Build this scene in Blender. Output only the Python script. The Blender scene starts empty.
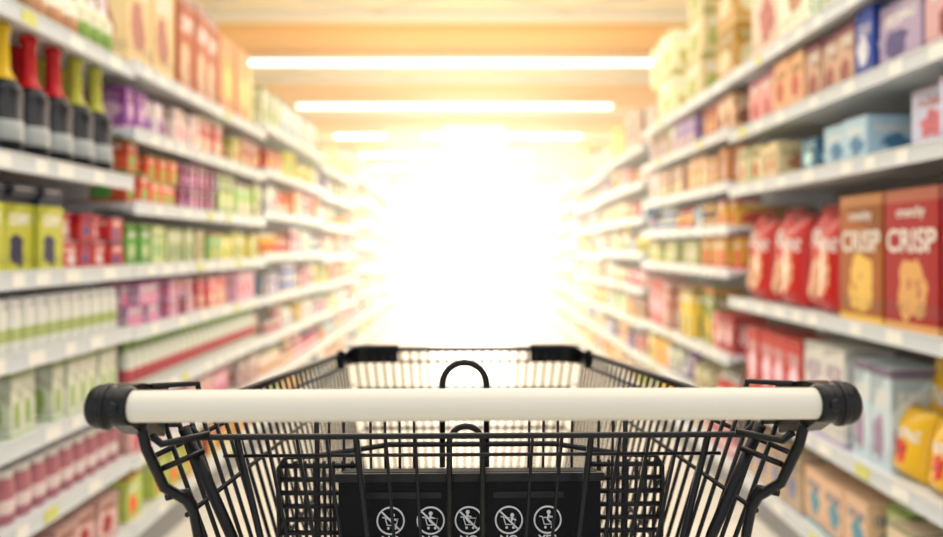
import bpy, math, random
from mathutils import Vector, Matrix
random.seed(11)
scene = bpy.context.scene
try:
    scene.view_settings.view_transform = 'Standard'
    scene.view_settings.look = 'None'
except Exception as e:
    print(e)
EYE = 1.12
W = 1.15

def lin(c):
    o = []
    for v in c:
        v = v/255.0
        o.append(v/12.92 if v <= 0.04045 else ((v+0.055)/1.055)**2.4)
    return tuple(o)

# ------------------------------------------------------------------ materials
def mat(name, rgb, rough=0.5, metal=0.0, emit=None, estr=0.0, bump=0.0, bscale=40, var=0.0, spec=0.5):
    m = bpy.data.materials.new(name); m.use_nodes = True
    nt = m.node_tree; b = nt.nodes['Principled BSDF']
    c = lin(rgb)
    b.inputs['Base Color'].default_value = (*c, 1)
    b.inputs['Roughness'].default_value = rough
    b.inputs['Metallic'].default_value = metal
    b.inputs['Specular IOR Level'].default_value = spec
    if emit:
        b.inputs['Emission Color'].default_value = (*lin(emit), 1)
        b.inputs['Emission Strength'].default_value = estr
    if bump or var:
        tc = nt.nodes.new('ShaderNodeTexCoord')
        n = nt.nodes.new('ShaderNodeTexNoise'); n.inputs['Scale'].default_value = bscale
        nt.links.new(tc.outputs['Object'], n.inputs['Vector'])
        if bump:
            bp = nt.nodes.new('ShaderNodeBump'); bp.inputs['Strength'].default_value = bump
            bp.inputs['Distance'].default_value = 0.002
            nt.links.new(n.outputs['Fac'], bp.inputs['Height'])
            nt.links.new(bp.outputs['Normal'], b.inputs['Normal'])
        if var:
            mx = nt.nodes.new('ShaderNodeMix'); mx.data_type = 'RGBA'
            mx.inputs[6].default_value = (*c, 1)
            mx.inputs[7].default_value = (*[v*(1-var) for v in c], 1)
            nt.links.new(n.outputs['Fac'], mx.inputs[0])
            nt.links.new(mx.outputs[2], b.inputs['Base Color'])
    return m

M_black = mat('cart_black_steel', (9, 11, 15), 0.36, 0.0, bump=0.1, bscale=300, spec=0.3)
M_plast = mat('black_plastic', (8, 9, 12), 0.28, bump=0.12, bscale=500, spec=0.3)
M_plate = mat('sign_plastic', (6, 8, 12), 0.5, bump=0.1, bscale=300, spec=0.15)
M_ivory = mat('ivory_plastic', (216, 211, 196), 0.33, var=0.04, bscale=8)
M_white = mat('icon_white', (200, 203, 207), 0.6)
M_rubber = mat('rubber_grey', (60, 60, 62), 0.7)
M_shelf = mat('shelf_enamel', (226, 231, 234), 0.35, var=0.04, bscale=5)
M_back = mat('shelf_back_panel', (140, 140, 142), 0.6)
M_lip = mat('price_rail', (212, 220, 225), 0.3)
M_tagw = mat('price_tag_white', (244, 244, 236), 0.5)
M_tagy = mat('price_tag_yellow', (218, 220, 120), 0.5)
M_plinth = mat('shelf_plinth', (150, 152, 155), 0.5)
M_lamp = mat('lamp_tube', (255, 255, 255), 0.5, emit=(255, 250, 240), estr=4)
M_lampbody = mat('lamp_body', (240, 238, 230), 0.5)
M_ceil = mat('ceiling_paint', (254, 240, 212), 0.8, var=0.05, bscale=2)
M_orange = mat('ceiling_band_orange', (255, 192, 92), 0.7, var=0.08, bscale=2)
M_truss = mat('truss_white', (240, 238, 232), 0.5)
M_wall = mat('wall_cream', (250, 236, 205), 0.8, var=0.04, bscale=1)
M_sign = mat('hanging_sign_white', (250, 248, 240), 0.6)
M_frame = mat('window_frame', (225, 220, 205), 0.4)
M_glass = mat('window_daylight', (255, 255, 255), 0.5, emit=(255, 252, 240), estr=3)

def floor_mat():
    m = bpy.data.materials.new('floor_tile'); m.use_nodes = True
    nt = m.node_tree; b = nt.nodes['Principled BSDF']
    tc = nt.nodes.new('ShaderNodeTexCoord')
    br = nt.nodes.new('ShaderNodeTexBrick')
    br.offset = 0.0
    br.inputs['Color1'].default_value = (*lin((236, 230, 218)), 1)
    br.inputs['Color2'].default_value = (*lin((228, 222, 208)), 1)
    br.inputs['Mortar'].default_value = (*lin((185, 180, 166)), 1)
    br.inputs['Scale'].default_value = 1.0
    br.inputs['Brick Width'].default_value = 0.6
    br.inputs['Row Height'].default_value = 0.6
    br.inputs['Mortar Size'].default_value = 0.004
    nt.links.new(tc.outputs['Object'], br.inputs['Vector'])
    nt.links.new(br.outputs['Color'], b.inputs['Base Color'])
    b.inputs['Roughness'].default_value = 0.22
    return m
M_floor = floor_mat()

def math_node(nt, op, a, b=None, clamp=False):
    n = nt.nodes.new('ShaderNodeMath'); n.operation = op; n.use_clamp = clamp
    for i, v in enumerate((a, b)):
        if v is None: continue
        if isinstance(v, (int, float)): n.inputs[i].default_value = v
        else: nt.links.new(v, n.inputs[i])
    return n.outputs[0]

def pack_mat(name, rough, graphics=True, title=True, spec=0.5):
    m = bpy.data.materials.new(name); m.use_nodes = True
    nt = m.node_tree; b = nt.nodes['Principled BSDF']
    b.inputs['Roughness'].default_value = rough
    b.inputs['Specular IOR Level'].default_value = spec
    a1 = nt.nodes.new('ShaderNodeAttribute'); a1.attribute_name = 'col'
    if not graphics:
        nt.links.new(a1.outputs['Color'], b.inputs['Base Color']); return m
    M = lambda op, a, b=None: math_node(nt, op, a, b)
    def mix(f, a, b):
        mx = nt.nodes.new('ShaderNodeMix'); mx.data_type = 'RGBA'
        for i, v in ((0, f), (6, a), (7, b)):
            if isinstance(v, tuple): mx.inputs[i].default_value = v
            elif isinstance(v, (int, float)): mx.inputs[i].default_value = v
            else: nt.links.new(v, mx.inputs[i])
        return mx.outputs[2]
    a2 = nt.nodes.new('ShaderNodeAttribute'); a2.attribute_name = 'col2'
    uv = nt.nodes.new('ShaderNodeUVMap'); uv.uv_map = 'UVMap'
    sep = nt.nodes.new('ShaderNodeSeparateXYZ'); nt.links.new(uv.outputs[0], sep.inputs[0])
    u = M('FRACT', sep.outputs[0]); v = M('FRACT', sep.outputs[1])
    seed = M('FLOOR', sep.outputs[0])
    wn = nt.nodes.new('ShaderNodeTexWhiteNoise'); wn.noise_dimensions = '1D'
    nt.links.new(seed, wn.inputs['W'])
    ws = nt.nodes.new('ShaderNodeSeparateColor'); nt.links.new(wn.outputs['Color'], ws.inputs[0])
    r1, r2_, r3 = ws.outputs[0], ws.outputs[1], ws.outputs[2]
    du0 = M('SUBTRACT', u, 0.5)
    du = M('SUBTRACT', du0, M('MULTIPLY', M('SUBTRACT', r2_, 0.5), 0.3))
    dv = M('SUBTRACT', v, M('ADD', 0.26, M('MULTIPLY', r1, 0.2)))
    rad = M('ADD', M('MULTIPLY', du, du), M('MULTIPLY', dv, M('MULTIPLY', dv, 1.6)))
    nz = nt.nodes.new('ShaderNodeTexNoise'); nz.inputs['Scale'].default_value = 5.0
    nz.inputs['Detail'].default_value = 3
    nt.links.new(uv.outputs[0], nz.inputs['Vector'])
    rr = M('ADD', rad, M('MULTIPLY', M('SUBTRACT', nz.outputs['Fac'], 0.5), 0.2))
    field = M('GREATER_THAN', M('ADD', v, M('MULTIPLY', M('SUBTRACT', r3, 0.5), M('MULTIPLY', u, 1.2))), M('ADD', 0.55, M('MULTIPLY', r2_, 0.7)))
    hs0 = nt.nodes.new('ShaderNodeHueSaturation'); hs0.inputs['Value'].default_value = 0.7; hs0.inputs['Saturation'].default_value = 1.15
    nt.links.new(a1.outputs['Color'], hs0.inputs['Color'])
    c = mix(field, a1.outputs['Color'], hs0.outputs[0])
    c = mix(M('LESS_THAN', rr, 0.075), c, a2.outputs['Color'])
    vo = nt.nodes.new('ShaderNodeTexVoronoi'); vo.inputs['Scale'].default_value = 8
    nt.links.new(uv.outputs[0], vo.inputs['Vector'])
    hs = nt.nodes.new('ShaderNodeHueSaturation'); hs.inputs['Value'].default_value = 0.6
    nt.links.new(M('ADD', 0.42, M('MULTIPLY', r1, 0.16)), hs.inputs['Hue'])
    nt.links.new(a2.outputs['Color'], hs.inputs['Color'])
    c = mix(M('MULTIPLY', M('MULTIPLY', M('LESS_THAN', vo.outputs['Distance'], 0.35), M('LESS_THAN', rr, 0.05)), 0.8), c, hs.outputs[0])
    if title:
        tv = M('SUBTRACT', v, M('MULTIPLY', r3, 0.12))
        inb = M('MULTIPLY', M('GREATER_THAN', tv, 0.60), M('LESS_THAN', tv, 0.76))
        inu = M('LESS_THAN', M('ABSOLUTE', du0), 0.36)
        wv = nt.nodes.new('ShaderNodeTexNoise'); wv.inputs['Scale'].default_value = 1.0; wv.inputs['Detail'].default_value = 0
        mp = nt.nodes.new('ShaderNodeMapping'); mp.inputs['Scale'].default_value = (26, 9, 1)
        nt.links.new(uv.outputs[0], mp.inputs['Vector']); nt.links.new(mp.outputs[0], wv.inputs['Vector'])
        tx = M('MULTIPLY', M('MULTIPLY', inb, inu), M('GREATER_THAN', wv.outputs['Fac'], 0.47))
        tcol = mix(M('GREATER_THAN', r1, 0.62), (0.80, 0.78, 0.72, 1), hs.outputs[0])
        c = mix(tx, c, tcol)
    mp2 = nt.nodes.new('ShaderNodeMapping'); mp2.inputs['Scale'].default_value = (30, 3, 1)
    nt.links.new(uv.outputs[0], mp2.inputs['Vector'])
    n2 = nt.nodes.new('ShaderNodeTexNoise'); n2.inputs['Scale'].default_value = 1; nt.links.new(mp2.outputs[0], n2.inputs['Vector'])
    ln = M('MULTIPLY', M('LESS_THAN', M('FRACT', M('MULTIPLY', v, 26)), 0.5), M('GREATER_THAN', n2.outputs['Fac'], 0.5))
    ln = M('MULTIPLY', ln, M('MULTIPLY', M('LESS_THAN', v, 0.2), M('GREATER_THAN', v, 0.1)))
    c = mix(M('MULTIPLY', ln, 0.7), c, (0.12, 0.1, 0.1, 1))
    c = mix(M('LESS_THAN', v, M('MULTIPLY', r2_, 0.1)), c, a2.outputs['Color'])
    c = mix(M('GREATER_THAN', v, M('ADD', 0.88, M('MULTIPLY', r1, 0.15))), c, hs.outputs[0])
    nt.links.new(c, b.inputs['Base Color'])
    return m
M_pack = pack_mat('printed_carton', 0.45, spec=0.35)
M_cereal = pack_mat('printed_cereal_carton', 0.4, title=False, spec=0.35)
M_foil = pack_mat('foil_bag', 0.2, graphics=False)
M_bottle = pack_mat('bottle_glass_and_label', 0.2, graphics=False, spec=0.3)

# ------------------------------------------------------------------ mesh builder
class MB:
    def __init__(s):
        s.v = []; s.f = []; s.mi = []; s.sm = []; s.c1 = []; s.c2 = []; s.uv = []
        s.mats = []
    def m(s, mt):
        if mt not in s.mats: s.mats.append(mt)
        return s.mats.index(mt)
    def face(s, idx, mt, smooth=False, c1=(1,1,1), c2=(1,1,1), uv=None):
        s.f.append(idx); s.mi.append(s.m(mt)); s.sm.append(smooth); s.c1.append(c1); s.c2.append(c2)
        s.uv.append(uv if uv else [(0.01, 0.01)]*len(idx))
    def box(s, x0, x1, y0, y1, z0, z1, mt, c1=(1,1,1), c2=(1,1,1), seed=0, rot=0.0):
        b = len(s.v)
        cx, cy = (x0+x1)/2, (y0+y1)/2
        ca, sa = math.cos(rot), math.sin(rot)
        for (x, y, z) in [(x0,y0,z0),(x1,y0,z0),(x1,y1,z0),(x0,y1,z0),(x0,y0,z1),(x1,y0,z1),(x1,y1,z1),(x0,y1,z1)]:
            if rot:
                dx, dy = x-cx, y-cy
                x, y = cx+dx*ca-dy*sa, cy+dx*sa+dy*ca
            s.v.append((x, y, z))
        e = 0.002
        q = [(seed+e, e), (seed+1-e, e), (seed+1-e, 1-e), (seed+e, 1-e)]
        flat = [(seed+.02, .3)]*4
        for ix, uv in [((0,3,2,1), flat), ((4,5,6,7), flat), ((0,1,5,4), q), ((1,2,6,5), q), ((2,3,7,6), q), ((3,0,4,7), q)]:
            s.face([b+i for i in ix], mt, False, c1, c2, uv)
    def rings(s, rings, mt, smooth=True, cap=True, closed=False, cols=None, c2=(1,1,1), colf=None):
        b = len(s.v); n = len(rings[0])
        for r in rings: s.v.extend([tuple(p) for p in r])
        k = len(rings)
        for i in range(k if closed else k-1):
            j = (i+1) % k
            c = cols[i] if cols else (1,1,1)
            for a in range(n):
                a2 = (a+1) % n
                if colf: c = colf(i, a)
                s.face([b+i*n+a, b+i*n+a2, b+j*n+a2, b+j*n+a], mt, smooth, c, c2)
        if cap and not closed:
            s.face([b+a for a in reversed(range(n))], mt, False, cols[0] if cols else (1,1,1), c2)
            s.face([b+(k-1)*n+a for a in range(n)], mt, False, cols[-1] if cols else (1,1,1), c2)
    def tube(s, pts, r, mt, seg=8, closed=False):
        pts = [Vector(p) for p in pts]; n = len(pts)
        tang = []
        for i in range(n):
            if closed: t = (pts[(i+1)%n]-pts[i-1])
            elif i == 0: t = pts[1]-pts[0]
            elif i == n-1: t = pts[-1]-pts[-2]
            else: t = (pts[i+1]-pts[i]).normalized()+(pts[i]-pts[i-1]).normalized()
            tang.append(t.normalized())
        t0 = tang[0]
        up = Vector((0,0,1)) if abs(t0.z) < 0.9 else Vector((0,1,0))
        nrm = (up - t0*up.dot(t0)).normalized()
        rings = []
        for i in range(n):
            t = tang[i]
            nrm = (nrm - t*nrm.dot(t)).normalized()
            bi = t.cross(nrm)
            rings.append([pts[i]+nrm*(r*math.cos(2*math.pi*a/seg))+bi*(r*math.sin(2*math.pi*a/seg)) for a in range(seg)])
        s.rings(rings, mt, closed=closed)
    def lathe(s, o, axis, prof, mt, seg=24, cols=None, c2=(1,1,1)):
        ax = Vector(axis).normalized(); o = Vector(o)
        up = Vector((0,0,1)) if abs(ax.z) < 0.9 else Vector((1,0,0))
        u = (up-ax*up.dot(ax)).normalized(); w = ax.cross(u)
        s.rings([[o+ax*t+u*(r*math.cos(2*math.pi*a/seg))+w*(r*math.sin(2*math.pi*a/seg)) for a in range(seg)] for t, r in prof], mt, cols=cols, c2=c2)
    def build(s, name, parent=None, bevel=0.0):
        me = bpy.data.meshes.new(name)
        me.from_pydata(s.v, [], s.f); 
        for mt in s.mats: me.materials.append(mt)
        me.polygons.foreach_set('material_index', s.mi)
        me.polygons.foreach_set('use_smooth', s.sm)
        me.uv_layers.new(name='UVMap')
        me.color_attributes.new('col', 'FLOAT_COLOR', 'CORNER')
        me.color_attributes.new('col2', 'FLOAT_COLOR', 'CORNER')
        fu, f1, f2 = [], [], []
        for i, f in enumerate(s.f):
            for k in range(len(f)):
                fu.extend(s.uv[i][k]); f1.extend((*s.c1[i], 1)); f2.extend((*s.c2[i], 1))
        me.uv_layers['UVMap'].data.foreach_set('uv', fu)
        me.color_attributes['col'].data.foreach_set('color', f1)
        me.color_attributes['col2'].data.foreach_set('color', f2)
        me.update()
        ob = bpy.data.objects.new(name, me); scene.collection.objects.link(ob)
        if bevel:
            md = ob.modifiers.new('bevel', 'BEVEL'); md.width = bevel; md.segments = 2; md.limit_method = 'ANGLE'
        if parent: ob.parent = parent
        return ob

def arc(c, r, a0, a1, n, ux, uy):
    c = Vector(c); ux = Vector(ux); uy = Vector(uy)
    return [c+ux*(r*math.cos(a0+(a1-a0)*i/n))+uy*(r*math.sin(a0+(a1-a0)*i/n)) for i in range(n+1)]

# ------------------------------------------------------------------ SHOPPING CART
cart = bpy.data.objects.new('shopping_cart', None); scene.collection.objects.link(cart)
cart.location = (0.004, 0.53, 0); cart.rotation_euler = (0, 0, math.radians(1.2))
D0 = 0.53
def C(x, d, h): return Vector((x, d-D0, EYE+h))
def lerp(a, b, t): return a+(b-a)*t

RN = (0.60, 0.262, -0.148)
RF = (1.35, 0.211, -0.190)
BN = (0.69, 0.165, -0.50)
BF = (1.27, 0.148, -0.46)
def rim(t, sgn): return C(sgn*lerp(RN[1], RF[1], t), lerp(RN[0], RF[0], t), lerp(RN[2], RF[2], t))
def bot(t, sgn): return C(sgn*lerp(BN[1], BF[1], t), lerp(BN[0], BF[0], t), lerp(BN[2], BF[2], t))

bk = MB()
def rim_loop(dh, inset, r):
    pts = []
    rc = 0.035
    pts.append(rim(0, -1)+Vector((inset, 0, dh)))
    pts.append(rim(0.5, -1)+Vector((inset, 0, dh)))
    far = RF[0]-inset; hw = RF[1]-inset; h = RF[2]+dh
    pts += arc(C(-hw+rc, far-rc, h), rc, math.pi, math.pi/2, 6, (1,0,0), (0,1,0))
    pts += arc(C(hw-rc, far-rc, h), rc, math.pi/2, 0, 6, (1,0,0), (0,1,0))
    pts.append(rim(0.5, 1)+Vector((-inset, 0, dh)))
    pts.append(rim(0, 1)+Vector((-inset, 0, dh)))
    bk.tube(pts, r, M_black)
rim_loop(0, 0, 0.0048)
rim_loop(-0.022, 0.003, 0.0024)
N = 30
for sgn in (-1, 1):
    for i in range(N):
        t = 0.03+0.92*i/(N-1)
        a = rim(t, sgn); b = bot(t, sgn)
        bk.tube([a, a.lerp(b, 0.5)+Vector((sgn*0.006, 0, 0)), b+Vector((0,0,0.012)), b+Vector((-sgn*0.02,0,0))], 0.0021, M_black, 6)
    for fr, r in ((0.22, 0.0024), (0.5, 0.0028), (0.75, 0.0024), (1.0, 0.0032)):
        bk.tube([rim(0, sgn).lerp(bot(0, sgn), fr), rim(1, sgn).lerp(bot(1, sgn), fr)], r, M_black, 6)
NF = 25
for i in range(NF):
    u = -1+2*i/(NF-1)
    a = C(u*(RF[1]-0.010), RF[0]-0.002, RF[2]); b = C(u*BF[1], BF[0], BF[2])
    bk.tube([a, b, b+Vector((0, -0.02, 0))], 0.0024, M_black, 6)
for fr, r in ((0.25, 0.0024), (0.5, 0.0028), (0.75, 0.0024), (1.0, 0.0032)):
    bk.tube([rim(1, -1).lerp(bot(1, -1), fr), rim(1, 1).lerp(bot(1, 1), fr)], r, M_black, 6)
for i in range(13):
    u = -1+2*i/12
    bk.tube([C(u*BN[1], BN[0], BN[2]), C(u*BF[1], BF[0], BF[2])], 0.0018, M_black, 6)
for i in range(9):
    t = i/8
    bk.tube([bot(t, -1), bot(t, 1)], 0.0024, M_black, 6)
bk.build('basket_wires', cart)

cg = MB()
for sgn in (-1, 1):
    rc = 0.038
    hw = RF[1]; far = RF[0]
    path = [C(sgn*(hw+0.001), far-0.10, RF[2]+0.003)] + arc(C(sgn*(hw-rc), far-rc, RF[2]), rc+0.001, 0, math.pi/2, 8, (sgn,0,0), (0,1,0)) + [C(sgn*(hw-0.090), far+0.001, RF[2])]
    rings = []
    for k, p in enumerate(path):
        if k == 0: t = path[1]-path[0]
        elif k == len(path)-1: t = path[-1]-path[-2]
        else: t = path[k+1]-path[k-1]
        t.z = 0; t.normalize(); nn = Vector((t.y, -t.x, 0))
        rings.append([p+nn*0.0075+Vector((0,0,0.006)), p+nn*0.003+Vector((0,0,0.009)), p-nn*0.003+Vector((0,0,0.009)), p-nn*0.0075+Vector((0,0,0.006)), p-nn*0.0065+Vector((0,0,-0.022)), p+nn*0.0065+Vector((0,0,-0.022))])
    cg.rings(rings, M_plast, smooth=False)
cg.build('corner_guards', cart, bevel=0.001)

hb = MB()
hy = -0.1148
hb.lathe(C(-0.2485, 0.53, hy), (1,0,0), [(0,0.0108),(0.002,0.0113),(0.05,0.0115),(0.25,0.0114),(0.45,0.0115),(0.495,0.0113),(0.497,0.0108)], M_ivory, 48)
hb.build('handle_grip', cart)
hc = MB()
for sgn in (-1, 1):
    o = C(sgn*0.2465, 0.53, hy)
    hc.lathe(o, (sgn,0,0), [(0,0.0122),(0.001,0.0136),(0.003,0.0143),(0.009,0.0147),(0.0115,0.0138),(0.0130,0.0150),(0.018,0.0158),(0.0235,0.0155),(0.0275,0.0138),(0.0300,0.0102),(0.0308,0.0055)], M_plast, 40)
    hc.lathe(C(sgn*0.2610, 0.53, hy), (sgn,0,0), [(0,0.0162),(0.0012,0.0166),(0.0036,0.0166),(0.005,0.0162)], M_plast, 40)
    hc.lathe(C(sgn*0.2545, 0.5155, hy+0.002), (0,-1,0), [(0,0.0045),(0.002,0.0045),(0.003,0.003)], M_black, 6)
    def slab(pts, w, th, mt):
        rings = []
        for p in pts:
            rings.append([p+Vector((-w,0,-th)), p+Vector((w,0,-th)), p+Vector((w,0,th)), p+Vector((-w,0,th))])
        hc.rings(rings, mt, smooth=False)
    slab([C(sgn*0.261, 0.535, hy+0.009), C(sgn*0.261, 0.56, hy+0.0065), C(sgn*0.258, 0.60, -0.118), C(sgn*0.257, 0.622, -0.148)], 0.009, 0.0048, M_plast)
    slab([C(sgn*0.259, 0.53, hy-0.004), C(sgn*0.260, 0.56, -0.136), C(sgn*0.262, 0.61, -0.151)], 0.007, 0.006, M_plast)
    hc.tube([C(sgn*0.252, 0.575, -0.109), C(sgn*0.225, 0.60, -0.1115), C(sgn*0.222, 0.602, -0.135)], 0.0026, M_black)
hc.build('handle_end_caps', cart, bevel=0.0007)

ch = MB()
for sgn in (-1, 1):
    ch.tube([C(sgn*0.2536, 0.56, -0.136), C(sgn*0.2530, 0.568, -0.155), C(sgn*0.2440, 0.58, -0.189), C(sgn*0.2300, 0.590, -0.203), C(sgn*0.2255, 0.592, -0.212), C(sgn*0.2240, 0.60, -0.238), C(sgn*0.215, 0.63, -0.50), C(sgn*0.225, 0.62, -0.80), C(sgn*0.235, 0.62, -0.98)], 0.0042, M_black)
    ch.tube([C(sgn*0.238, 0.605, -0.149), C(sgn*0.205, 0.625, -0.246), C(sgn*0.17, 0.66, -0.40), C(sgn*0.165, 0.69, -0.50)], 0.0050, M_black)
    ch.tube([C(sgn*0.256, 0.585, -0.150), C(sgn*0.250, 0.59, -0.158), C(sgn*0.215, 0.60, -0.153)], 0.0030, M_black)
    ch.tube([C(sgn*0.249, 0.580, -0.176), C(sgn*0.222, 0.605, -0.168)], 0.0026, M_black)
    ch.tube([C(sgn*0.226, 0.594, -0.209), C(sgn*0.232, 0.594, -0.198), C(sgn*0.243, 0.582, -0.197)], 0.0036, M_black)
    ch.tube([C(sgn*0.235, 0.60, -0.96), C(sgn*0.22, 0.75, -0.955), C(sgn*0.175, 1.32, -0.95)], 0.011, M_black, 10)
    ch.tube([C(sgn*0.18, 1.25, -0.95), C(sgn*0.165, 1.20, -0.75), C(sgn*0.155, 1.0, -0.48)], 0.009, M_black, 10)
    for (wx, wd) in ((sgn*0.235, 0.62), (sgn*0.175, 1.32)):
        ch.lathe(C(wx, wd, -0.96), (0,0,-1), [(0,0.014),(0.015,0.016),(0.02,0.012)], M_black, 12)
        for e in (-1, 1):
            ch.tube([C(wx+e*0.012, wd, -0.975), C(wx+e*0.018, wd-0.01, -1.0), C(wx+e*0.018, wd-0.02, -1.06)], 0.004, M_black, 6)
        ch.lathe(C(wx-0.014, wd-0.02, -1.0585), (1,0,0), [(0,0.050),(0.002,0.058),(0.006,0.061),(0.022,0.061),(0.026,0.058),(0.028,0.050)], M_rubber, 24)
        ch.tube([C(wx-0.02, wd-0.02, -1.0585), C(wx+0.02, wd-0.02, -1.0585)], 0.006, M_black)
for d, hw in ((0.64, 0.228), (0.9, 0.206), (1.1, 0.19), (1.31, 0.175)):
    ch.tube([C(-hw, d, -0.95), C(hw, d, -0.95)], 0.006, M_black)
ch.build('chassis_and_casters', cart)

sg = MB()
gt = lambda x, f: C(x*lerp(1, 0.72, f), lerp(0.622, 0.688, f), lerp(-0.161, -0.50, f))
sg.tube([C(-0.236, 0.612, -0.150), gt(-0.230, 0), gt(0.230, 0), C(0.236, 0.612, -0.150)], 0.0028, M_black)
sg.tube([gt(-0.215, 0.05), gt(0.215, 0.05)], 0.0016, M_black, 6)
for i in range(17):
    x = -0.2+0.4*i/16
    if abs(x) < 0.03: continue
    sg.tube([gt(x, 0), gt(x, 0.5), gt(x, 1)], 0.0016 if i % 4 else 0.0030, M_black, 6)
for f in (0.35, 0.6, 0.85, 1.0):
    sg.tube([gt(-0.215, f), gt(0.215, f)], 0.0022, M_black, 6)
st = lambda x, h: C(x, 0.715+(-0.2-h)*0.10, h)
for sgn in (-1, 1):
    xs = [0.116+0.0092*i for i in range(8)]
    for x in xs: sg.tube([st(sgn*x, -0.209), st(sgn*x, -0.33)], 0.0019, M_black, 6)
    for k in range(9):
        h = -0.214-0.0135*k
        sg.tube([st(sgn*0.112, h), st(sgn*0.187, h)], 0.0027, M_black, 6)
top = -0.205
pts = [st(-0.188, -0.40), st(-0.188, -0.24), st(-0.187, -0.216), st(-0.180, top), st(-0.150, top+0.001), st(-0.08, top+0.012), st(0.08, top+0.012), st(0.150, top+0.001), st(0.180, top), st(0.187, -0.216), st(0.188, -0.24), st(0.188, -0.40)]
sg.tube(pts, 0.0028, M_black)
sg.tube([st(-0.15, -0.165), st(0.15, -0.165)], 0.0018, M_black, 6)
sg.tube([st(-0.15, -0.165), st(-0.15, -0.32)], 0.0026, M_black, 6)
sg.tube([st(0.15, -0.165), st(0.15, -0.32)], 0.0026, M_black, 6)
for sgn in (-1, 1):
    for x in (0.056, 0.070, 0.084, 0.098, 0.124, 0.138):
        sg.tube([st(sgn*x, -0.165), st(sgn*x, -0.30)], 0.0015, M_black, 6)
def uloop(x, d, top, botm, hw, r, lean=0.0):
    c = C(x, d, top-hw)
    a = arc(c, hw, math.pi, 0, 12, (1,0,0), (0,0,1))
    sg.tube([C(x-hw, d+lean, botm)]+a+[C(x+hw, d+lean, botm)], r, M_black, 10)
uloop(-0.007, 0.715, -0.1135, -0.215, 0.0215, 0.0030)
uloop(-0.0065, 0.637, -0.1565, -0.33, 0.0145, 0.0027, 0.004)
sg.build('gate_and_child_seat', cart)

pl = MB()
PD = 0.662
def pr(x0, x1, h0, h1, d, th, rc, mt, n=5):
    out = []
    for (cx, cz, a0) in ((x1-rc, h1-rc, 0), (x0+rc, h1-rc, 90), (x0+rc, h0+rc, 180), (x1-rc, h0+rc, 270)):
        for i in range(n+1):
            a = math.radians(a0+90*i/n); out.append((cx+rc*math.cos(a), cz+rc*math.sin(a)))
    pl.rings([[C(x, d, h) for x, h in out], [C(x, d+th, h) for x, h in out]], mt, smooth=False)
pr(-0.121, 0.116, -0.355, -0.204, PD, 0.012, 0.006, M_plate)
pr(-0.124, 0.119, -0.212, -0.2045, PD-0.003, 0.006, 0.002, M_plast)
for x0, x1 in ((-0.096, -0.028), (0.018, 0.082)):
    pr(x0, x1, -0.2275, -0.2215, PD-0.001, 0.003, 0.002, M_plast)
pl.build('seat_sign_plate', cart, bevel=0.0006)
ic = MB()
di = PD-0.0012
icx = [-0.0740, -0.0380, -0.0037, 0.0325, 0.0675]
hz = -0.2472
def stroke(pts, r=0.0009): ic.tube([C(x, di, h) for x, h in pts], r, M_white, 6)
for k, x in enumerate(icx):
    ring = [C(x+0.0120*math.cos(2*math.pi*i/32), di, hz+0.0120*math.sin(2*math.pi*i/32)) for i in range(32)]
    ic.tube(ring, 0.00085, M_white, 6, closed=True)
    if k < 4: stroke([(x-0.0084, hz+0.0084), (x+0.0084, hz-0.0084)], 0.0009)
    stroke([(x-0.0075, hz+0.003), (x-0.005, hz+0.003), (x-0.003, hz-0.004), (x+0.005, hz-0.004), (x+0.0065, hz+0.002), (x-0.004, hz+0.002)], 0.0006)
    hx = [0.002, 0.000, -0.001, 0.003, 0.001][k]; hh = [0.0035, 0.005, 0.006, 0.003, 0.0055][k]
    ic.lathe(C(x+hx, di-0.0004, hz+hh+0.0015), (0,1,0), [(0,0.0018),(0.0006,0.0018)], M_white, 12)
    stroke([(x+hx, hz+hh), (x+hx-0.001, hz+hh-0.005), (x+hx+0.002, hz+hh-0.008)], 0.0010)
    stroke([(x+hx, hz+hh-0.002), (x+hx+0.0035, hz+hh-0.003)], 0.0007)
    for wx in (-0.002, 0.004):
        ic.lathe(C(x+wx, di-0.0002, hz-0.0068), (0,1,0), [(0,0.0012),(0.0006,0.0012)], M_white, 10)
ic.build('pictograms', cart)

def text_mesh(body, size, mt, ext=0.0003):
    cu = bpy.data.curves.new('lettering', 'FONT'); cu.body = body
    cu.size = size; cu.align_x = 'CENTER'; cu.extrude = ext; cu.offset = size*0.02
    tmp = bpy.data.objects.new('tmp', cu); scene.collection.objects.link(tmp)
    bpy.context.view_layer.update()
    me = bpy.data.meshes.new_from_object(tmp.evaluated_get(bpy.context.evaluated_depsgraph_get()))
    bpy.data.objects.remove(tmp)
    me.materials.clear(); me.materials.append(mt)
    t = bpy.data.objects.new('lettering', me); scene.collection.objects.link(t)
    return t
for k, x in enumerate(icx):
    t = text_mesh('YES' if k == 4 else 'NO', 0.0105, M_white)
    t.parent = cart; t.rotation_euler = (math.radians(90), 0, 0); t.location = C(x, di, hz-0.0210)

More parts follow.
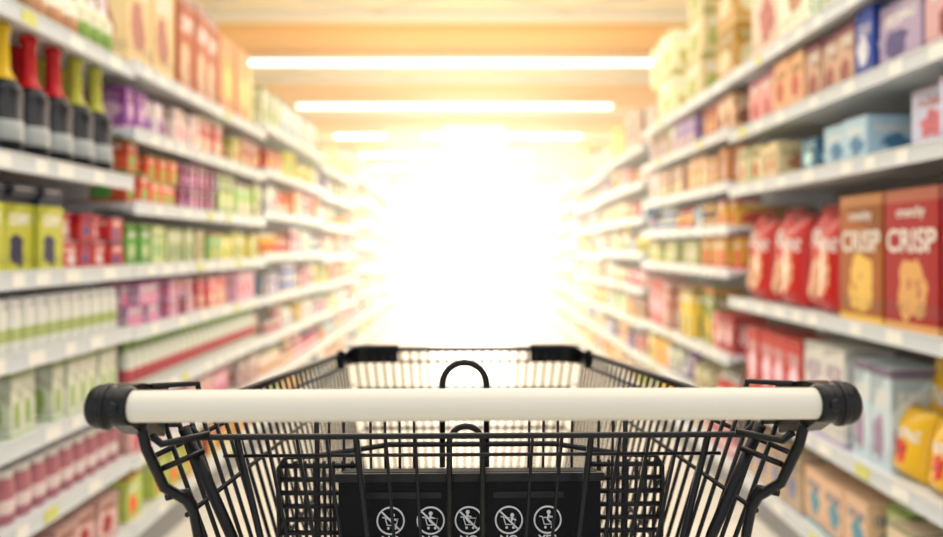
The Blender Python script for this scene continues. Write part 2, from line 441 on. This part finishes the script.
# ------------------------------------------------------------------ SHELVES AND GOODS
PAL = [((222,50,45),(250,215,90)), ((232,130,40),(250,240,220)), ((245,195,60),(220,60,50)), ((120,165,75),(250,245,225)),
       ((225,110,135),(250,240,240)), ((190,45,75),(245,225,230)), ((110,160,195),(245,245,245)), ((236,232,220),(220,60,60)),
       ((240,235,215),(90,150,70)), ((232,215,180),(180,100,50)), ((150,95,60),(245,220,160)), ((115,80,140),(240,225,240)),
       ((235,170,150),(215,50,60)), ((195,210,130),(245,190,50)), ((235,235,235),(60,110,180)), ((215,140,80),(250,235,210)),
       ((245,215,100),(100,145,50)), ((60,100,160),(245,210,60)), ((226,200,190),(170,40,50)), ((214,188,145),(110,60,30)),
       ((242,236,222),(210,150,60)), ((244,225,190),(200,60,50)), ((205,45,45),(245,240,235)), ((240,236,228),(120,90,140))]
PASTEL = [((240,232,216),(200,140,100)), ((234,216,180),(195,110,80)), ((238,214,200),(200,110,110)), ((218,227,190),(140,172,80)),
          ((234,208,160),(165,112,70)), ((218,198,180),(148,88,88)), ((240,234,222),(120,150,178)), ((236,218,140),(195,138,60))]
def jit(c, a=10):
    return lin(tuple(max(0, min(255, v+random.uniform(-a, a))) for v in c))
seedc = [1]
def nseed():
    seedc[0] = (seedc[0]+1) % 400; return float(seedc[0])

def put_box(mb, side, y0, w, z, h, dep, c1, c2, seed, front=None, rot=None, mt=None):
    f = front if front is not None else W+0.022+(random.uniform(0, 0.02) if random.random() < 0.8 else random.uniform(0.02, 0.07))
    x0, x1 = (f, f+dep) if side > 0 else (-f-dep, -f)
    if rot is None: rot = random.uniform(-0.03, 0.03) if w > 0.05 else 0
    j = random.uniform(0.93, 1.03)
    c1 = tuple(v*j for v in c1)
    mb.box(x0, x1, y0+0.0025, y0+w-0.0025, z, z+h, mt or M_pack, c1, c2, seed, rot)
def put_bottle(mb, side, yc, z, h, r, body, label, capc, front=None, seg=14, neck=0.62, lab=(0.14, 0.40), capfrom=None):
    f = (front if front is not None else W+0.03)+r
    n = neck
    prof = [(0, r*0.9), (h*0.02, r), (h*lab[0], r), (h*lab[0]+.0005, r*1.01), (h*lab[1], r*1.01), (h*lab[1]+.0005, r), (h*n*0.85, r), (h*n*0.93, r*0.9), (h*n, r*0.72), (h*(n+0.05), r*0.5), (h*(n+0.10), r*0.40), (h*0.93, r*0.36), (h*0.94, r*0.44), (h*0.985, r*0.44), (h, r*0.36)]
    cols = [body, body, body, label, label, body, body, body, capc if capfrom else body, capc, capc, capc, capc, capc, capc]
    mb.lathe((side*f, yc, z), (0,0,1), prof, M_bottle, seg, cols=cols)
def put_jar(mb, side, yc, z, h, r, body, lab, capc, seg=12, front=None):
    f = (front if front is not None else W+0.03)+r
    prof = [(0, r*0.92), (h*0.05, r), (h*0.2, r), (h*0.45, r), (h*0.68, r), (h*0.78, r*0.95), (h*0.84, r*0.8), (h*0.85, r*0.88), (h*0.98, r*0.88), (h, r*0.82)]
    cols = [body, body, lab, body, body, body, capc, capc, capc, capc]
    mb.lathe((side*f, yc, z), (0,0,1), prof, M_bottle, seg, cols=cols)
def put_can(mb, side, yc, z, h, r, body, lab, seg=14):
    f = W+0.03+r
    s = lin((190,190,192))
    prof = [(0, r*0.9), (h*0.03, r), (h*0.06, r*0.97), (h*0.3, r*0.97), (h*0.6, r*0.97), (h*0.94, r*0.97), (h*0.97, r), (h, r*0.95)]
    mb.lathe((side*f, yc, z), (0,0,1), prof, M_bottle, seg, cols=[s, s, body, lab, body, s, s, s])
def put_bag(mb, side, yc, w, z, h, th, c1, c2, seed, front=None, n=20, m=14, lean=0.03, skew=0.0):
    f = (front if front is not None else W+0.03)+th/2
    rings = []
    c3 = tuple(v*0.55 for v in c1)
    rnd = random.Random(int(seed*7)+1)
    bx, bz, br = rnd.uniform(-.15,.15), rnd.uniform(.3,.42), rnd.uniform(.2,.3)
    tz = rnd.uniform(.62,.7)
    hs = [i/m for i in range(m+1)]
    for q in hs:
        t = min(1.0, (q/0.16))**0.6*min(1.0, ((1-q)/0.28)+0.04)**0.7 if q < 1 else 0.08
        t = max(t, 0.08)
        wv = w/2*(1.0-0.07*math.sin(math.pi*q))
        rg = []
        for a in range(n):
            an = 2*math.pi*a/n
            cx, cyy = math.cos(an), math.sin(an)
            rg.append((side*(f+lean*q+cyy*th/2*t*(1+0.05*math.sin(9*q+3*cx))), yc+cx*wv+skew*q, z+q*h))
        rings.append(rg)
    def colf(i, a):
        u = math.cos(2*math.pi*(a+0.5)/n)/2; v = (i+0.5)/m
        if v > 0.93 or v < 0.04: return c3
        if (u-bx)**2*1.0+(v-bz)**2*1.6 < br*br: return c2 if (i+a) % 5 else tuple(x*0.6 for x in c2)
        if abs(v-tz) < 0.075 and abs(u) < 0.36: return (0.8, 0.78, 0.74) if (a+i*2) % 3 else c1
        return c1
    mb.rings(rings, M_foil, cols=[c3]*len(rings), colf=colf)

def shelf_unit(side, y0, y1, levels):
    mb = MB()
    D = 0.46
    def bx(f0, f1, ya, yb, za, zb, mt):
        x0, x1 = (f0, f1) if side > 0 else (-f1, -f0)
        mb.box(x0, x1, ya, yb, za, zb, mt)
    mx = max(levels)
    bx(W+D, W+D+0.03, y0, y1, 0.0, mx+0.12, M_back)
    bx(W+0.03, W+D, y0+0.002, y1-0.002, 0.0, 0.10, M_plinth)
    for yy in (y0+0.004, y1-0.034):
        bx(W+D-0.05, W+D+0.001, yy, yy+0.03, 0.0, mx+0.14, M_shelf)
    for z in levels:
        bx(W+0.006, W+D, y0+0.004, y1-0.004, z-0.022, z, M_shelf)
        bx(W, W+0.008, y0+0.004, y1-0.004, z-0.040, z+0.006, M_lip)
        bx(W+0.02, W+0.04, y0+0.006, y1-0.006, z-0.032, z-0.022, M_shelf)
        bx(W-0.004, W, y0+0.004, y1-0.004, z+0.002, z+0.007, M_shelf)
        bx(W-0.004, W, y0+0.004, y1-0.004, z-0.041, z-0.037, M_shelf)
        for yy in (y0+0.01, y1-0.014):
            bx(W+0.15, W+D-0.02, yy, yy+0.004, z-0.075, z-0.02, M_shelf)
        y = y0+random.uniform(0.03, 0.2)
        while y < y1-0.1:
            tw = random.choice((0.05, 0.06, 0.075))
            bx(W-0.003, W, y, y+tw, z-0.036, z-0.001, M_tagw if random.random() < 0.85 else M_tagy)
            y += tw+random.uniform(0.05, 0.22)
    return mb.build('grocery_shelf')

def fill_random(mb, side, ya, yb, z, gap, pal=PAL, top=False):
    y = ya+0.01
    while y < yb-0.05:
        kind = random.random()
        c = random.choice(pal); n = random.randint(1, 3)
        hmax = gap*random.uniform(0.6, 0.95)
        if kind < 0.58 or top:
            w = random.uniform(0.06, 0.15) if not top else random.uniform(0.14, 0.28)
            h = min(hmax, random.uniform(1.0, 2.0)*w) if not top else hmax
            c1, c2 = jit(c[0]), jit(c[1]); sd = nseed(); dep = random.uniform(0.12, 0.3)
            stack = max(1, int(gap*0.9/h)) if h < gap*0.45 else 1
            for i in range(n):
                if y+w > yb: break
                stk = stack if random.random() < 0.75 else max(1, stack-1)
                if random.random() > 0.04:
                    for k in range(stk):
                        put_box(mb, side, y, w, z+k*h, h-0.001, dep, c1, c2, sd)
                y += w+0.002
        elif kind < 0.70:
            r = random.uniform(0.025, 0.04); h = min(hmax, r*random.uniform(3.5, 7))
            b, l, cc = jit(c[0]), jit(c[1]), jit(random.choice(pal)[0])
            for i in range(n+2):
                if y+2*r > yb: break
                put_bottle(mb, side, y+r, z, h, r, b, l, cc, seg=10, neck=0.66)
                y += 2*r+0.004
        elif kind < 0.80:
            r = random.uniform(0.03, 0.042); h = min(gap*0.45, r*2.4)
            b, l = jit(c[0]), jit(c[1])
            for i in range(n+2):
                if y+2*r > yb: break
                for k in range(2 if random.random() < 0.7 else 1):
                    put_can(mb, side, y+r, z+k*h, h, r, b, l, 12)
                y += 2*r+0.003
        elif kind < 0.87:
            r = random.uniform(0.028, 0.04); h = min(hmax, r*3.2)
            b, l, cc = jit(c[0]), jit(c[1]), jit(random.choice(pal)[0])
            for i in range(n+2):
                if y+2*r > yb: break
                put_jar(mb, side, y+r, z, h, r, b, l, cc, 12); y += 2*r+0.005
        else:
            w = random.uniform(0.12, 0.18); h = min(hmax, w*1.6)
            c1, c2 = jit(c[0]), jit(c[1]); sd = nseed()
            for i in range(n):
                if y+w > yb: break
                put_bag(mb, side, y+w/2, w, z, h, 0.07, c1, c2, sd, n=12, m=10); y += w+0.004
        y += random.uniform(0.003, 0.02)

def lv(*s): return [EYE+W*q for q in s]
def row(name, fn):
    mb = MB(); fn(mb); return mb.build(name)

# ---- left bay nearest the camera
L1 = lv(.53, .20, -.06, -.24, -.43, -.62, -.83)
shelf_unit(-1, 0.55, 2.50, L1)
def f(mb):
    foils = [(225,190,60),(225,190,60),(228,200,60),(235,195,30),(235,195,30),(205,30,38),(205,30,38),(190,190,70),(195,192,75)]
    for fr in (W+0.025, W+0.135, W+0.24):
        y = 1.385
        for k, fc in enumerate(foils):
            put_bottle(mb, -1, y+0.05, L1[1], 0.350, 0.052, lin((6,12,24)), lin((172,178,178)), lin(fc), front=fr, seg=24, neck=0.58, lab=(0.12, 0.27), capfrom=True)
            y += 0.119
row('wine_bottles', f)
def f(mb):
    y = 1.62
    for k in range(4):
        put_box(mb, -1, y, 0.125, L1[2], 0.20, 0.12, lin((200,200,70)), lin((34,32,78)), 12.0)
        put_box(mb, -1, y+0.01, 0.105, L1[2]+0.2, 0.03, 0.10, lin((40,42,60)), lin((60,60,90)), 12.0); y += 0.128
    y = 2.13
    for k in range(4):
        for j in range(2):
            put_box(mb, -1, y, 0.085, L1[2]+j*0.085, 0.083, 0.12, lin((200,48,50)), lin((60,70,140)) if k % 2 else lin((240,220,220)), 9.0+k)
        y += 0.087
    fill_random(mb, -1, 0.6, 1.6, L1[2], 0.26)
    fill_random(mb, -1, 1.3, 2.5, L1[0], 0.42, PASTEL)
    y = 1.3
    while y < 2.42:
        put_box(mb, -1, y, 0.062, L1[4], 0.165, 0.08, lin((232,236,214)), lin((160,190,110)), 21.0); y += 0.064
    fill_random(mb, -1, 1.3, 2.45, L1[6], 0.19)
row('packaged_groceries', f)
def f(mb):
    for fr in (W+0.03, W+0.09):
        y = 1.3
        while y < 2.44:
            put_jar(mb, -1, y+0.03, L1[3], 0.14, 0.026, lin((240,240,230)), lin((188,202,130)), lin((240,240,236)), front=fr); y += 0.058
    y = 1.3
    while y < 2.44:
        put_jar(mb, -1, y+0.035, L1[5], 0.14, 0.032, lin((188,120,130)), lin((238,218,214)), lin((232,226,222))); y += 0.069
row('yogurt_bottles', f)

# ---- left second bay
L2 = lv(.55, .35, .13, -.06, -.245, -.44, -.63, -.83)
shelf_unit(-1, 2.50, 4.10, L2)
def runner(mb, side, L):
    def run(y0, y1, lev, w, h, c1, c2, st=1, dep=0.16):
        y = y0; left = 0
        while y+w <= y1:
            if left <= 0:
                left = random.randint(2, 4); sd = nseed(); a, b = jit(c1, 20), jit(c2, 28)
                hh = h*random.uniform(0.86, 1.04); ww = w*random.uniform(0.85, 1.1)
                if random.random() < 0.18: a, b = b, a
            left -= 1
            if y+ww > y1: break
            s2 = st if (st == 1 or random.random() < 0.8) else st-1
            for k in range(s2): put_box(mb, side, y, ww, L[lev]+k*hh, (hh-0.001)*random.uniform(0.985, 1), dep, a, b, sd)
            y += ww+0.003
    return run
def f(mb):
    run = runner(mb, -1, L2)
    run(2.52, 2.95, 0, 0.21, 0.42, (225,215,145), (195,155,80)); run(2.95, 3.45, 0, 0.16, 0.46, (234,212,165),(190,110,70)); run(3.46, 4.08, 0, 0.2, 0.40, (225,155,120),(240,220,155))
    run(2.52, 2.90, 1, 0.075, 0.16, (230,210,215), (140,105,170)); run(2.91, 3.5, 1, 0.09, 0.17, (232,145,145), (250,225,212)); run(3.5, 4.08, 1, 0.12, 0.16, (228,200,145),(195,65,65))
    run(2.52, 2.98, 2, 0.09, 0.108, (226,100,65), (120,170,70), 2); run(2.99, 3.42, 2, 0.06, 0.10, (145,75,110), (225,200,220), 2); run(3.43, 4.08, 2, 0.1, 0.19, (158,190,90),(245,240,220))
    run(2.52, 3.3, 3, 0.085, 0.15, (208,218,160), (120,160,80)); run(3.3, 4.08, 3, 0.07, 0.14, (234,214,115),(145,170,65))
    run(2.52, 3.2, 4, 0.06, 0.075, (222,125,148), (245,212,222), 2); run(3.2, 4.08, 4, 0.1, 0.15, (214,90,98), (240,220,190))
    run(2.52, 4.08, 6, 0.10, 0.16, (224,182,188), (190,65,95))
    run(2.52, 3.3, 7, 0.12, 0.18, (205,213,120), (230,120,50)); run(3.3, 4.08, 7, 0.12, 0.18, (210,85,60), (240,220,120))
    y = 2.53
    while y < 4.0:
        put_bottle(mb, -1, y+0.03, L2[5], 0.19, 0.027, lin((230,234,220)), lin((196,85,92)), lin((150,190,90)), seg=12, neck=0.7); y += 0.062
row('packaged_groceries', f)

# ---- right bay nearest the camera
R1 = lv(.665, .435, .224, -.20, -.56, -.84)
shelf_unit(1, 0.55, 3.28, R1)
def f(mb):
    fr = W+0.035
    y = 1.60
    for k, (c1, c2) in enumerate([((172,18,28),(226,170,100)), ((172,18,28),(226,170,100)), ((172,92,20),(238,195,90))]):
        put_box(mb, 1, y, 0.245, R1[3], 0.385, 0.09, lin(c1), lin(c2), 51.0+(k//2), front=fr, rot=0, mt=M_cereal); y += 0.257
    put_box(mb, 1, 1.2, 0.24, R1[3], 0.37, 0.09, lin((172,18,28)), lin((226,170,100)), 51.0, front=fr, rot=0, mt=M_cereal)
cer = row('cereal_boxes', f)
M_ink = mat('printed_white_lettering', (235, 230, 218), 0.5)
for k in range(3):
    yc = 1.60+0.257*k+0.1225
    for (body, sz, dz) in (('CRISP', 0.088, 0.215), ('crunchy', 0.04, 0.31)):
        t = text_mesh(body, sz, M_ink, 0.0005)
        t.rotation_euler = (math.radians(90), 0, math.radians(-90)); t.location = (W+0.034, yc, R1[3]+dz)
        t.parent = cer
def f(mb):
    for k, (y, w, sk) in enumerate(((2.42, .15, .03), (2.55, .17, -.02), (2.71, .19, .03), (2.87, .17, -.03), (3.00, .16, .02), (3.13, .15, 0))):
        put_bag(mb, 1, y+0.06, w, R1[3], 0.35+0.03*(k % 2), 0.11, lin((200,28,24)), lin((236,180,140)), 60.0+k % 2, n=36, m=30, skew=sk, front=W+0.03+0.02*(k % 2))
        put_bag(mb, 1, y+0.06, 0.15, R1[3], 0.37, 0.10, lin((190,26,24)), lin((236,170,120)), 60.0, front=W+0.17)
row('snack_bags', f)
def f(mb):
    run = runner(mb, 1, R1)
    fill_random(mb, 1, 2.0, 3.25, R1[0], 0.5, PASTEL, top=True)
    run(1.3, 1.92, 1, 0.15, 0.19, (222,188,160), (150,60,60)); run(1.93, 2.15, 1, 0.19, 0.2, (178,158,192), (110,80,135)); put_box(mb, 1, 2.15, 0.1, R1[1], 0.215, 0.15, lin((30,70,165)), lin((235,235,240)), 90.0)
    run(2.26, 2.6, 1, 0.11, 0.2, (215,188,160), (140,100,80)); run(2.6, 3.24, 1, 0.12, 0.20, (225,182,140), (185,70,60))
    run(1.3, 2.18, 2, 0.19, 0.19, (220,122,124), (242,232,225)); run(2.19, 2.55, 2, 0.155, 0.15, (200,220,228), (60,130,178)); run(2.56, 2.80, 2, 0.11, 0.14, (90,158,186), (235,240,240)); run(2.81, 3.25, 2, 0.11, 0.17, (232,215,180),(195,100,60))
    run(2.62, 3.25, 4, 0.14, 0.31, (196,50,46), (240,235,225)); run(2.32, 2.61, 4, 0.125, 0.33, (220,220,222), (180,180,188))
    run(2.07, 2.31, 4, 0.10, 0.30, (226,224,222), (150,150,170))
    y = 1.3
    while y < 2.05:
        put_bag(mb, 1, y+0.08, 0.16, R1[4], 0.2, 0.08, lin((238,190,40)), lin((215,50,35)), 77.0, n=24, m=20)
        put_bag(mb, 1, y+0.08, 0.16, R1[4], 0.34, 0.08, lin((238,190,40)), lin((215,50,35)), 78.0, n=24, m=20, front=W+0.12)
        y += 0.163
    run(1.3, 2.2, 5, 0.13, 0.2, (222,226,190), (140,172,80)); run(2.2, 3.25, 5, 0.14, 0.22, (228,200,150), (110,140,180))
row('packaged_groceries', f)

# ---- right second bay
R2 = lv(.66, .46, .25, .08, -.09, -.43, -.64, -.84)
shelf_unit(1, 3.28, 4.95, R2)
def f(mb):
    run = runner(mb, 1, R2)
    run(3.3, 3.75, 0, 0.22, 0.27, (232,220,188), (185,155,85), 3); run(3.76, 4.3, 0, 0.26, 0.24, (222,222,155), (160,178,80), 3); run(4.3, 4.93, 0, 0.3, 0.26, (236,227,207), (205,175,110), 2)
    run(3.3, 3.9, 1, 0.11, 0.19, (230,195,140), (168,85,60)); run(3.9, 4.93, 1, 0.12, 0.2, (232,217,195), (160,140,188))
    run(3.3, 4.1, 2, 0.1, 0.17, (218,158,90), (240,220,190)); run(4.1, 4.93, 2, 0.12, 0.19, (195,158,130), (240,230,210))
    fill_random(mb, 1, 3.3, 4.93, R2[3], 0.15)
    run(3.3, 3.8, 4, 0.11, 0.15, (235,190,60), (205,60,55)); run(3.8, 4.93, 4, 0.13, 0.15, (190,185,105), (235,225,180))
    run(3.3, 3.62, 5, 0.1, 0.2, (194,46,48), (245,235,230)); run(3.62, 4.2, 5, 0.11, 0.29, (142,168,75), (245,195,70)); run(4.2, 4.93, 5, 0.13, 0.28, (212,105,85), (245,225,200))
    fill_random(mb, 1, 3.3, 4.93, R2[6], 0.2); fill_random(mb, 1, 3.3, 4.93, R2[7], 0.2)
row('packaged_groceries', f)

def rest(side, ystart):
    y = ystart; k = 0
    presets = [(.60,.38,.17,-.04,-.25,-.45,-.65,-.84), (.55,.36,.15,-.07,-.26,-.46,-.65,-.84), (.62,.42,.22,.02,-.2,-.43,-.64,-.84)]
    while y < 22.5:
        L = 1.6
        lev = lv(*presets[k % 3])
        shelf_unit(side, y, y+L, lev)
        mb = MB()
        for i, z in enumerate(lev):
            gap = (lev[i-1]-z-0.05) if i else random.uniform(0.22, 0.42)
            fill_random(mb, side, y+0.02, y+L-0.02, z, gap, PAL if i else PASTEL, top=(i == 0))
        mb.build('packaged_groceries')
        y += L; k += 1
rest(-1, 4.10); rest(1, 4.95)

# ------------------------------------------------------------------ ROOM
def simple(name, boxes):
    mb = MB()
    for b in boxes: mb.box(*b)
    return mb.build(name)
X = 7.5; YE = 27.0; HC = 4.12
simple('floor', [(-X, X, -2.0, YE, -0.05, 0.0, M_floor)])
simple('ceiling', [(-X, X, -2.0, YE, HC, HC+0.1, M_ceil)])
simple('wall_left', [(-X-0.1, -X, -2.0, YE, 0, HC, M_wall)])
simple('wall_right', [(X, X+0.1, -2.0, YE, 0, HC, M_wall)])
simple('wall_back', [(-X, -2.6, YE, YE+0.1, 0, HC, M_wall), (2.6, X, YE, YE+0.1, 0, HC, M_wall), (-2.6, 2.6, YE, YE+0.1, 3.3, HC, M_wall)])
wb = [(-2.6, 2.6, YE+0.03, YE+0.05, 0.0, 3.3, M_glass)]
for x in (-2.6, -1.3, -0.03, 1.27, 2.54): wb.append((x, x+0.06, YE-0.02, YE+0.02, 0, 3.3, M_frame))
wb += [(-2.6, 2.6, YE-0.02, YE+0.02, 2.2, 2.26, M_frame), (-2.6, 2.6, YE-0.02, YE+0.02, 3.24, 3.3, M_frame)]
simple('window_1', wb)
y = 6.25
while y < 26:
    simple('trim_ceiling_band', [(-X, X, y, y+1.9, HC-0.10, HC-0.001, M_orange)])
    y += 3.65
for y in (3.6, 7.2, 10.9, 14.3, 18.2, 22.0, 25.5):
    lm = MB(); cx = -0.33
    lm.box(cx-3.1, cx+3.1, y-0.10, y+0.10, 3.86, 3.92, M_lampbody)
    lm.box(cx-3.05, cx+3.05, y-0.05, y+0.05, 3.82, 3.86, M_lamp)
    for x in (-2.5, 0, 2.5): lm.tube([(cx+x, y, 3.92), (cx+x, y, HC-0.02)], 0.01, M_truss, 6)
    lm.build('strip_light')
for y in (8.35, 12.1):
    tr = MB()
    tr.box(-X, X, y-0.04, y+0.04, HC-0.09, HC-0.01, M_truss)
    tr.box(-X, X, y+1.0, y+1.06, HC-0.09, HC-0.01, M_truss)
    for k in range(-3, 3):
        x = k*2.4
        tr.tube([(x, y, HC-0.06), (x+1.2, y+1.0, HC-0.06), (x+2.4, y, HC-0.06)], 0.025, M_truss, 6)
    tr.build('ceiling_truss')
for (x, y, w, h, zt) in ((0.05, 14.9, 1.25, 1.0, 3.55), (-1.5, 16.5, 0.9, 0.4, 3.75), (1.9, 17.2, 1.1, 0.8, 3.6)):
    hs = MB()
    hs.box(x-w/2, x+w/2, y-0.02, y+0.02, zt-h, zt, M_sign)
    for e in (-1, 1): hs.tube([(x+e*w*0.4, y, zt), (x+e*w*0.4, y, HC-0.01)], 0.006, M_truss, 6)
    hs.build('hanging_sign', bevel=0.01)

# ------------------------------------------------------------------ self-emitting volume added to imitate a bright hazy glow down the aisle
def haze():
    m = bpy.data.materials.new('emissive_glow_haze'); m.use_nodes = True
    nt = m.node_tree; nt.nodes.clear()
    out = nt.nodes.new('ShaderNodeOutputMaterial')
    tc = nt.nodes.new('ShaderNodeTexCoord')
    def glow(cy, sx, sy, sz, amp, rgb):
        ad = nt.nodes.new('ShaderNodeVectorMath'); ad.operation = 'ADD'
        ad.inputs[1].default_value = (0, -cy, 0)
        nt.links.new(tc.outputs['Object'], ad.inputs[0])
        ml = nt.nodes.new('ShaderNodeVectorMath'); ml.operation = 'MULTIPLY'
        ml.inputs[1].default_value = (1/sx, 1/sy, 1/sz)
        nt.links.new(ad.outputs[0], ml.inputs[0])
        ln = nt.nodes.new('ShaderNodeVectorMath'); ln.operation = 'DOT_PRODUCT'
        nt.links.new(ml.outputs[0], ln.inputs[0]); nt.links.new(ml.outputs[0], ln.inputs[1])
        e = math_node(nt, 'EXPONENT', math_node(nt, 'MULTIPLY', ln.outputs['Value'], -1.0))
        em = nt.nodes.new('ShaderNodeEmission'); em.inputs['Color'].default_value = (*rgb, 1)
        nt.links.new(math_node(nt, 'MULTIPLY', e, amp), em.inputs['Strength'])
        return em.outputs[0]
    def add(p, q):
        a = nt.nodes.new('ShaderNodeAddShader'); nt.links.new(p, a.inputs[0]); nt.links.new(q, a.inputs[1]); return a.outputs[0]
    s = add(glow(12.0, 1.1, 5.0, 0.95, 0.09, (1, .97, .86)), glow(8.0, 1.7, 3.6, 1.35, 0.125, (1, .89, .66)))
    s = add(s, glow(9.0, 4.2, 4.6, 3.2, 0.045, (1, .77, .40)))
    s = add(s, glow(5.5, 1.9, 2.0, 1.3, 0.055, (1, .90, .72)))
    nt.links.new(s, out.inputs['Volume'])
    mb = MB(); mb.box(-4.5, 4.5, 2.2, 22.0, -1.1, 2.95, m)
    ob = mb.build('emissive_glow_haze'); ob.location = (0, 0, 1.12)
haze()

# ------------------------------------------------------------------ lights
def area(name, loc, rot, sx, sy, power, col):
    l = bpy.data.lights.new(name, 'AREA'); l.shape = 'RECTANGLE'; l.size = sx; l.size_y = sy
    l.energy = power; l.color = col
    o = bpy.data.objects.new(name, l); scene.collection.objects.link(o); o.location = loc; o.rotation_euler = rot
    return o
area('overhead_fill', (0, 1.0, 3.7), (0,0,0), 5, 3.5, 100, (1, .98, .96))  # overhead areas are added fill for aisle and shelves, not store fixtures
area('overhead_fill', (0, 5.5, 3.7), (0,0,0), 5, 4, 130, (1, .96, .9))
area('overhead_fill', (0, 11.5, 3.7), (0,0,0), 5, 6, 170, (1, .93, .82))
area('entrance_daylight', (0, 25.5, 1.8), (math.radians(-90), 0, 0), 4.5, 3, 350, (1, .93, .8))
w = bpy.data.worlds.new('World'); scene.world = w; w.use_nodes = True
w.node_tree.nodes['Background'].inputs[0].default_value = (0.93, 0.96, 1, 1)
w.node_tree.nodes['Background'].inputs[1].default_value = 1.05

cam = bpy.data.cameras.new('Camera'); co = bpy.data.objects.new('Camera', cam); scene.collection.objects.link(co)
co.location = (0, 0, EYE); co.rotation_euler = (math.radians(90), 0, 0)
cam.sensor_width = 36; cam.lens = 733/943*36
cam.shift_y = -22.5/943
cam.clip_start = 0.05
cam.dof.use_dof = True; cam.dof.focus_distance = 0.66; cam.dof.aperture_fstop = 2.8
scene.camera = co
